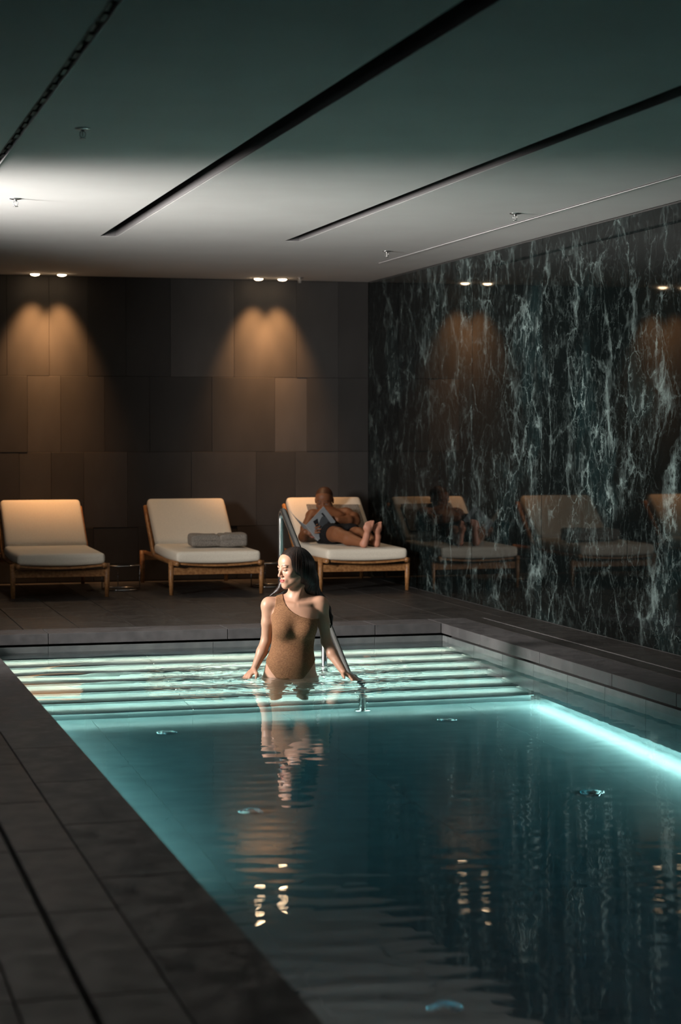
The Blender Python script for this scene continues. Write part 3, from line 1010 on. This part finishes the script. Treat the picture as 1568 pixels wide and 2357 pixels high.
def face_tint(V, H, R, s, base, lip, dark, cheek=None, dots=True):
    q = ((V - np.array(H)) @ R) / s
    x, y, z = np.abs(q[:, 0]), q[:, 1], q[:, 2]
    c = np.tile(np.array(base, float), (len(V), 1))
    inhead = (np.abs(z) < .13) & (y < -.045) & (x < .075)
    def blend(m_, col):
        m_ = np.clip(m_, 0, 1)[:, None]
        c[:] = c * (1 - m_) + np.array(col) * m_
    if cheek is not None:
        blend(.45 * np.exp(-((x - .042) / .022) ** 2 - ((z + .032) / .020) ** 2) * inhead, cheek)
        blend(.35 * np.exp(-((x) / .012) ** 2 - ((z + .033) / .010) ** 2) * inhead, cheek)
    lipm = np.exp(-(np.maximum(np.abs(z + .0655) - .0085 * np.sqrt(np.clip(1 - (x / .024) ** 2, 0, 1)), 0) / .0016) ** 2) * (x < .024) * (y < -.080)
    blend(.95 * lipm, lip)
    blend(.75 * np.exp(-((z + .0652) / .0013) ** 2) * (x < .020) * (y < -.08), (lip[0] * .3, lip[1] * .2, lip[2] * .2))
    arch = .0225 + .006 * (1 - ((x - .033) / .020) ** 2)
    blend(.92 * np.exp(-((z - arch) / (.0034 * np.clip(1.25 - x * 10, .6, 1.2))) ** 2) * (x > .010) * (x < .054) * (y < -.045), dark)
    # lowered gaze: upper lid, dark lash line, a sliver of eye below
    low = -.0042 + .0030 * np.sqrt(np.clip(1 - ((x - .031) / .017) ** 2, 0, 1))
    blend(.55 * np.exp(-((z - low + .0022) / .0020) ** 2) * (np.abs(x - .031) < .0125) * (y < -.055), (.30, .24, .21))
    blend(.9 * np.exp(-(((x - .0295) / .0058) ** 2 + ((z - low + .0016) / .0030) ** 2) ** 2) * (y < -.06), (.02, .012, .01))
    blend(.97 * np.exp(-((z - low) / .0021) ** 2) * (np.abs(x - .0325) < .0180) * (y < -.050), (dark[0] * .5, dark[1] * .5, dark[2] * .5))
    blend(.40 * np.exp(-((z + .0088) / .0016) ** 2) * (np.abs(x - .031) < .013) * (y < -.055), dark)
    blend(.45 * np.exp(-((z - .0048) / .0014) ** 2) * (np.abs(x - .032) < .015) * (y < -.055), (.16, .08, .055))
    blend(.30 * np.exp(-((x - .031) / .016) ** 2 - ((z - .009) / .006) ** 2) * inhead, (dark[0] + .10, dark[1] + .05, dark[2] + .04))
    blend(.8 * np.exp(-((x - .0055) / .003) ** 2 - ((z + .0425) / .002) ** 2) * (y < -.09), (.06, .025, .02))
    return c

def axis_grid(lo, hi, fine_lo, fine_hi, hf, hc):
    a = [np.arange(lo, fine_lo, hc), np.arange(max(lo, fine_lo), fine_hi, hf), np.arange(fine_hi, hi, hc)]
    a = np.unique(np.round(np.concatenate(a), 6))
    keep = np.concatenate([[True], np.diff(a) > hf * .45])
    return a[keep]

def hand(f, wrist, knuck, up, tipdirs, s=1.0, thumb_side=1, curl=.35):
    """palm from wrist to knuckles, four fingers and a thumb; up = back of the hand"""
    w = np.array(wrist, float); kn = np.array(knuck, float)
    d = kn - w; ln = np.linalg.norm(d); d = d / ln
    up = np.array(up, float); up = up - d * (up @ d); up /= np.linalg.norm(up)
    side = np.cross(d, up) * thumb_side
    R = np.stack([side, d, up], 1)
    f.ell(w + d * ln * .56, (.036 * s, ln * .55, .013 * s), .012, R)
    lens = (.068, .076, .070, .054)
    for i in range(4):
        o = (.027 - .018 * i) * s
        b = kn + side * o - d * .006
        fan = side * (.14 - .09 * i)
        d1 = d + fan - up * curl * .5; d1 /= np.linalg.norm(d1)
        d2 = d + fan - up * curl * 1.4; d2 /= np.linalg.norm(d2)
        p1 = b + d1 * lens[i] * .5 * s; p2 = p1 + d2 * lens[i] * .5 * s
        f.chain([b, p1, p2], [.0095 * s, .0082 * s, .0066 * s], .005)
    t0 = w + d * ln * .28 + side * .024 * s
    t1 = t0 + (d * .55 + side * .75 - up * .25) * .040 * s
    t2 = t1 + (d * .85 + side * .35 - up * .25) * .032 * s
    f.chain([t0, t1, t2], [.013 * s, .0105 * s, .0075 * s], .008)

# ------------------------------------------------------------------ the bather
# local frame: x to the right of the picture, -y towards the camera, z up, origin at the water line
def bather():
    root = empty('person', (2.809, 11.36, ZW), -YAW)
    tag(root, 'woman in a brown one shoulder swimsuit standing hip deep on the pool steps', 'person')
    ax = (axis_grid(-.33, .46, -.075, .125, .0024, .0048), axis_grid(-.24, .22, -.125, .115, .0024, .0048), axis_grid(-.90, .80, .50, .785, .0024, .0055))
    f = Field(*ax)
    torso = [(-.10, .0, .015, .150, .105), (-.04, -.002, .012, .160, .112), (.02, -.003, .008, .156, .110), (.08, .001, .002, .147, .101), (.13, .005, -.002, .130, .088),
             (.18, .012, -.004, .120, .081), (.23, .019, -.004, .121, .082), (.29, .026, -.002, .128, .090), (.34, .030, .002, .132, .092),
             (.39, .033, .012, .134, .082), (.43, .035, .022, .120, .066), (.46, .037, .030, .085, .052)]
    f.loft(torso, .02)
    # bust
    f.ell((-.034, -.068, .292), (.059, .052, .056), .038)
    f.ell((.092, -.068, .292), (.059, .052, .056), .038)
    f.ell((.03, -.035, .36), (.115, .05, .06), .05)
    f.ell((.0, -.062, .085), (.085, .045, .075), .05)          # belly
    core = f.copy()
    # shoulders, trapezius, collar bones, neck
    f.cone((-.085, .022, .437), (.04, .035, .463), .036, .047, .03)
    f.cone((.155, .022, .440), (.04, .035, .463), .036, .047, .03)
    f.cone((-.100, -.014, .440), (.025, -.048, .428), .010, .010, .022)
    f.cone((.170, -.014, .443), (.053, -.048, .428), .010, .010, .022)
    f.cone((.040, .026, .44), (.036, .014, .560), .050, .049, .028)
    f.cone((.026, -.022, .432), (.074, -.018, .545), .010, .014, .016)     # neck tendon of the turned head
    dressed = f.copy()
    # legs
    for q, kn, an in ((-1, (-.075, -.045, -.40), (-.085, .03, -.78)), (1, (.085, -.01, -.41), (.075, .06, -.79))):
        f.chain([(q * .078, .01, -.05), (q * .083, -.01, -.18), kn], [.088, .080, .054], .03)
        f.chain([kn, (an[0], an[1] + .012, -.55), an], [.053, .053, .034], .02)
        f.chain([(an[0], an[1] + .03, -.815), (an[0], an[1] - .06, -.822), (an[0] + q * .01, an[1] - .14, -.835)], [.030, .032, .020], .025)
        f.cone(an, (an[0], an[1] + .01, -.81), .034, .033, .02)
    # arms
    f.ell((-.130, .012, .425), (.044, .046, .050), .03)
    f.ell((.186, .012, .428), (.044, .046, .050), .03)
    f.chain([(-.134, .014, .415), (-.137, .020, .32), (-.145, .036, .215)], [.038, .0345, .0300], .018)
    f.chain([(-.145, .036, .215), (-.170, .012, .145), (-.212, -.032, .052)], [.031, .0325, .0205], .014)
    hand(f, (-.212, -.032, .052), (-.252, -.070, .008), (-.35, -.25, .9), None, .96, -1, .30)
    f.chain([(.190, .014, .418), (.199, .018, .32), (.214, .026, .205)], [.038, .0345, .0300], .018)
    f.chain([(.214, .026, .205), (.250, -.015, .135), (.318, -.085, .036)], [.031, .0325, .0205], .014)
    hand(f, (.318, -.085, .036), (.372, -.135, .004), (.35, .1, .9), None, .96, 1, .38)
    # head, turned to the left of the picture
    HC = np.array([.018, -.002, .648]); HR = rotz(-math.radians(54)) @ rotx(math.radians(6)) @ roty(math.radians(-3))
    head_sdf(f, HC, HR, .98)
    skin = np.array((.54, .300, .200))
    def tint(V):
        c = face_tint(V, HC, HR, .98, skin, (.55, .115, .10), (.035, .018, .012), (.62, .26, .20))
        # slightly flushed elbows and hands
        return c
    body = net_obj('body', f, M['skin'], root, tint)
    # swimsuit: shell over the torso, one strap over her right shoulder
    sf = dressed.copy()
    for q in (-1, 1):
        sf.chain([(q * .078, .01, -.05), (q * .083, -.01, -.18)], [.088, .080], .03)
    sf.D -= .0045
    x, y, z = sf.grid()
    # neckline rising from the armpit on her left to the strap on her right
    neck = np.interp(x.ravel(), [-.052, -.047, -.036, -.020, 0, .025, .06, .10, .16, .2], [.62, .495, .452, .425, .404, .386, .368, .357, .348, .345]).reshape(x.shape)
    back = np.interp(x.ravel(), [-.052, -.047, 0, .1, .2], [.62, .50, .36, .30, .30]).reshape(x.shape)
    sf.clip((z - np.where(y < .03, neck, back)) * .8)
    # armhole at the strap side: keep a strap about 35 mm wide
    strap_outer = np.interp(z.ravel(), [.34, .356, .38, .41, .45, .6], [-.145, -.122, -.103, -.093, -.086, -.084]).reshape(z.shape) + 0 * y
    sf.clip(np.where(z > .345, strap_outer - x, -1.0) + 0 * y)
    # high cut leg openings
    leg = .100 - .150 * np.clip((.150 - np.abs(x)) / .115, 0, 1) ** .8 * np.where(y < .02, 1, .55)
    sf.clip((leg - z) * .7 + 0 * y)
    suit = net_obj('swimsuit', sf, M['suit'], root)
    # piping along the neckline
    # hair
    hf = Field(axis_grid(-.20, .32, -.10, .16, .0032, .0045), axis_grid(-.14, .22, -.13, .15, .0032, .0045), axis_grid(.22, .80, .5, .80, .0032, .0045))
    def P(a, b, c): return HC + HR @ np.array([a, b, c])
    hf.ell(P(0, .022, .034), (.083, .104, .090), .01, HR)
    hf.ell(P(0, .035, -.03), (.084, .085, .10), .03, HR)
    # face opening
    hf.ell(P(0, -.120, -.028), (.068, .120, .106), .012, HR, True)
    hf.ell(P(0, -.10, -.13), (.080, .095, .09), .02, HR, True)
    hf.ell(P(.070, -.050, -.125), (.062, .070, .080), .03, HR, True)
    hf.cone(P(.02, -.07, -.10), (.045, -.075, .44), .060, .075, .03, True)
    # centre parting
    hf.cone(P(0, -.085, .098), P(0, .03, .130), .004, .004, .010, True)
    # mass down the back and over her left shoulder
    hf.chain([(.085, .035, .66), (.103, .055, .57), (.122, .085, .49), (.172, .092, .44), (.214, .086, .39)], [.062, .060, .052, .038, .026], .03)
    hf.chain([(.214, .086, .40), (.238, .060, .345), (.248, .050, .30)], [.024, .014, .005], .015)
    hf.chain([(.222, .080, .39), (.232, .075, .33), (.240, .07, .285)], [.018, .010, .004], .012)
    hf.chain([(.06, .07, .62), (.05, .09, .52), (.04, .10, .42), (.05, .105, .33), (.06, .11, .25)], [.06, .06, .055, .05, .02], .03)
    hf.chain([(.09, .02, .60), (.110, .045, .52), (.150, .060, .475), (.180, .068, .455)], [.036, .038, .030, .016], .02)
    # strands falling on the far side, over her right shoulder
    hf.chain([(-.020, .055, .60), (-.045, .055, .55), (-.075, .050, .505), (-.120, .045, .478)], [.030, .022, .015, .005], .015)
    hf.chain([(-.010, .06, .58), (-.045, .060, .525), (-.100, .055, .487)], [.026, .018, .006], .015)
    # strand grooves
    x, y, z = hf.grid()
    rs = np.random.RandomState(4)
    an = np.arctan2(y - .03, x - .05)
    g = np.zeros(hf.D.shape, np.float32)
    for i in range(7):
        g += np.sin(rs.uniform(22, 62) * an + rs.uniform(-14, 14) * z + rs.uniform(0, 7)) / 7
    front = ((x - HC[0]) * HR[0, 1] + (y - HC[1]) * HR[1, 1] + (z - HC[2]) * HR[2, 1])
    hf.D += g * .0030 * np.clip((front + .055) / .06, .12, 1)
    net_obj('hair', hf, M['hair'], root)
    return root
bather()

# ------------------------------------------------------------------ the reader on the right lounger
LO = np.array([LX[2], 15.80, 0.0])
def reader():
    root = empty('person', tuple(LO))
    tag(root, 'man in black shorts reclining on the lounger by the marble wall, reading', 'person')
    f = Field(np.arange(-.50, .36, .005), np.arange(-.14, 1.34, .0055), np.arange(.31, .90, .0048))
    # trunk reclined against the back cushion
    f.chain([(-.09, .66, .445), (-.07, .80, .475), (-.05, .95, .535), (-.035, 1.06, .585)], [.098, .100, .108, .085], .05)
    f.ell((-.115, .90, .545), (.075, .09, .075), .05); f.ell((.03, .90, .550), (.075, .09, .075), .05)
    f.cone((-.165, 1.03, .585), (.115, 1.03, .595), .058, .058, .04)
    f.chain([(-.03, 1.06, .615), (-.045, 1.10, .68)], [.056, .054], .03)
    # legs
    f.chain([(-.155, .68, .435), (-.150, .50, .455), (-.141, .32, .460)], [.086, .078, .060], .03)
    f.chain([(-.141, .32, .458), (-.085, .18, .430), (-.012, .012, .402)], [.058, .056, .034], .02)
    f.chain([(-.02, .68, .435), (.02, .52, .452), (.062, .37, .455)], [.086, .076, .058], .03)
    f.chain([(.062, .37, .453), (.090, .22, .425), (.115, .065, .402)], [.056, .054, .034], .02)
    soles = []
    for (h, b, t, w) in (((-.004, -.012, .392), (.020, -.045, .530), (.030, -.058, .585), 1.0), ((.122, .040, .392), (.112, -.005, .515), (.108, -.022, .560), .94)):
        h, b, t = (np.array(q) for q in (h, b, t))
        f.chain([h, (h + b) / 2 + np.array([.006, .006, 0]), b], [.031 * w, .027 * w, .024 * w], .02)
        side = np.cross(b - h, np.array([0, 1.0, 0])); side /= np.linalg.norm(side)
        R = np.stack([side, np.cross(side, (b - h) / np.linalg.norm(b - h)) * -1, (b - h) / np.linalg.norm(b - h)], 1)
        f.ell(b, (.043 * w, .020, .036), .015, R)
        for i, (o, r_, l_) in enumerate(((-.030, .0125, .040), (-.012, .0098, .040), (.003, .0090, .034), (.017, .0085, .027), (.030, .0080, .018))):
            p = b + side * o * w + (t - b) * .35
            f.cone(p, p + (t - b) / np.linalg.norm(t - b) * l_, r_ + .001, r_, .006)
        soles.append((h, b))
    # arms
    f.ell((.130, 1.02, .595), (.062, .065, .062), .03)
    f.chain([(.140, 1.00, .595), (.150, .85, .572), (.128, .73, .552)], [.052, .050, .042], .02)
    f.chain([(.128, .73, .552), (.05, .68, .562), (-.060, .625, .570)], [.043, .042, .027], .018)
    hand(f, (-.060, .625, .570), (-.130, .640, .575), (.1, .9, .3), None, 1.0, 1, .25)
    f.ell((-.185, 1.02, .585), (.060, .062, .060), .03)
    f.chain([(-.195, 1.00, .580), (-.27, .90, .49), (-.328, .79, .415)], [.052, .048, .040], .02)
    f.chain([(-.328, .79, .415), (-.345, .70, .435), (-.352, .60, .470)], [.041, .040, .028], .018)
    hand(f, (-.352, .60, .470), (-.300, .560, .490), (-.2, -.95, .2), None, 1.05, 1, .30)
    # head bent over the page
    HC = np.array([-.048, 1.125, .722]); HR = rotz(-math.radians(24)) @ rotx(math.radians(20))
    head_sdf(f, HC, HR, 1.0, True)
    skin = np.array((.185, .070, .029))
    def tint(V):
        c = face_tint(V, HC, HR, 1.0, skin, (.20, .07, .05), (.018, .010, .008))
        q = (V - HC) @ HR
        cap = np.clip((q[:, 2] - .035 + q[:, 1] * -.35 - .0) / .02, 0, 1) * 0
        hairline = (q[:, 2] > .062 - .75 * np.clip(q[:, 1] + .02, -.06, .2)) & (np.linalg.norm(q, axis=1) < .16) & (q[:, 1] > -.075) & (q[:, 2] > -.06)
        c[hairline] = c[hairline] * .30
        beard = (np.abs(q[:, 0]) < .07) & (q[:, 2] < -.045) & (q[:, 2] > -.125) & (q[:, 1] < -.02) & (np.abs(q[:, 2] + .066) > .010)
        c[beard] = c[beard] * .5
        for h, b in soles:
            d = b - h
            t = np.clip(((V - h) @ d) / (d @ d), -.2, 1.7)
            near = np.linalg.norm(V - (h + t[:, None] * d), axis=1) < .055
            under = near & (V[:, 1] < (h + t[:, None] * d)[:, 1] + .004)
            c[under] = np.array((.44, .20, .130))
        return c
    net_obj('body', f, M['skin_dark'], root, tint)
    g = Field(np.arange(-.32, .16, .006), np.arange(.30, .86, .006), np.arange(.31, .62, .006))
    g.chain([(-.09, .66, .445), (-.075, .77, .468)], [.104, .106], .05)
    g.chain([(-.155, .68, .435), (-.150, .47, .457)], [.096, .092], .03)
    g.chain([(-.02, .68, .435), (.025, .49, .455)], [.096, .090], .03)
    g.D += .003 * np.sin(g.grid()[0] * 95 + g.grid()[1] * 40).astype(np.float32) * np.sin(g.grid()[1] * 70 + 1)
    x, y, z = g.grid()
    g.clip((.425 - y) + 0 * x + 0 * z)
    net_obj('swim_shorts', g, M['shorts'], root)
reader()

# towel laid over the back cushion behind the reader
ang = math.atan2(.345, .43)
ca, sa = math.cos(ang), math.sin(ang)
def back_pt(u, v, n):
    return np.array([u, 1.135 + v * ca - n * sa, .535 + v * sa + n * ca])
P, F = rounded_box((.240, .185, .006), .0055, (30, 24, 2))
P = P + np.stack([0 * P[:, 0], 0 * P[:, 0], lump(P, .006, 8, 22)], 1)
Q = np.array([back_pt(p[0] + .05, p[1] - .035 - .02 * p[0], p[2] + .066) for p in P])
tw = MB().add(Q, F, True).build('bath_towel', M['towel'], None, tuple(LO))
tag(tw, 'grey towel spread over the backrest behind the reading man', 'towel')

# magazine: cover facing the camera, back leaf seen edge on
def magazine():
    root = tag(empty('magazine', tuple(LO)), 'open grey magazine held up by the reading man', 'magazine')
    Lp, Tp, Bp = np.array((-.365, .545, .530)), np.array((-.197, .585, .690)), np.array((-.278, .535, .378))
    e1, e2 = Tp - Lp, Bp - Lp
    e2 = e2 - e1 * (e1 @ e2) / (e1 @ e1) * .6
    nrm = np.cross(e1, e2); nrm /= np.linalg.norm(nrm)
    if nrm[1] > 0: nrm = -nrm
    def leaf(o, a, b, th, nm, mt, par, bend):
        n_ = np.cross(a, b); n_ /= np.linalg.norm(n_)
        vs = []; fs = []
        K = 10
        for i in range(K + 1):
            t = i / K
            off = n_ * bend * math.sin(t * math.pi)
            for s_ in (0, 1):
                for q in (-th / 2, th / 2):
                    vs.append(o + a * t + b * s_ + off + n_ * q)
        for i in range(K):
            k = i * 4
            for (x0, x1) in ((0, 1), (1, 3), (3, 2), (2, 0)):
                fs.append((k + x0, k + x1, k + 4 + x1, k + 4 + x0))
        fs.append((0, 2, 3, 1)); k = K * 4; fs.append((k, k + 1, k + 3, k + 2))
        return MB().add(vs, fs).build(nm, mt, par)
    leaf(Lp, e1, e2, .0016, 'front_cover', M['cover'], root, .006 * (1 if np.cross(e1, e2)[1] < 0 else -1))
    leaf(Lp - nrm * .004, e1 * .985, e2 * .985, .004, 'page_block', M['paper'], root, .006 * (1 if np.cross(e1, e2)[1] < 0 else -1))
    d2 = np.array((-.085, .115, .098)) * 1.25
    leaf(Lp - nrm * .006, d2, e2, .0016, 'back_cover', M['cover'], root, .010)
    leaf(Lp - nrm * .009 + np.array([.004, 0, 0]), d2 * .97, e2 * .985, .003, 'page_block', M['paper'], root, .010)
    # printed picture on the cover
    A = np.array([[300., 190.], [-265., 290.]])
    Ai = np.linalg.inv(A)
    for nm, mt, lift, pts in (('cover_print', M['ink'], .0016, [(355, 575), (430, 540), (445, 640), (438, 700), (410, 690)]),
                              ('cover_print', M['ink_mid'], .0013, [(470, 575), (505, 520), (560, 520), (640, 650), (590, 745), (500, 775), (462, 730), (440, 650)]),
                              ('cover_print', M['ink'], .0018, [(492, 470), (515, 458), (560, 520), (535, 530)]),
                              ('cover_print', M['ink'], .0018, [(555, 690), (600, 620), (642, 650), (590, 735)])):
        V = []
        for p in pts:
            a, b = Ai @ (np.array(p, float) - np.array([240., 620.]))
            a = min(max(a, .02), .98); b = min(max(b, .02), .98)
            V.append(Lp + e1 * a + e2 * b + nrm * (.0008 + .006 * math.sin(a * math.pi) + lift))
        n_ = len(V)
        MB().add(V + [v - nrm * .0006 for v in V], [tuple(range(n_)), tuple(range(2 * n_ - 1, n_ - 1, -1))] + [(i, (i + 1) % n_, n_ + (i + 1) % n_, n_ + i) for i in range(n_)]).build(nm, mt, root)
magazine()
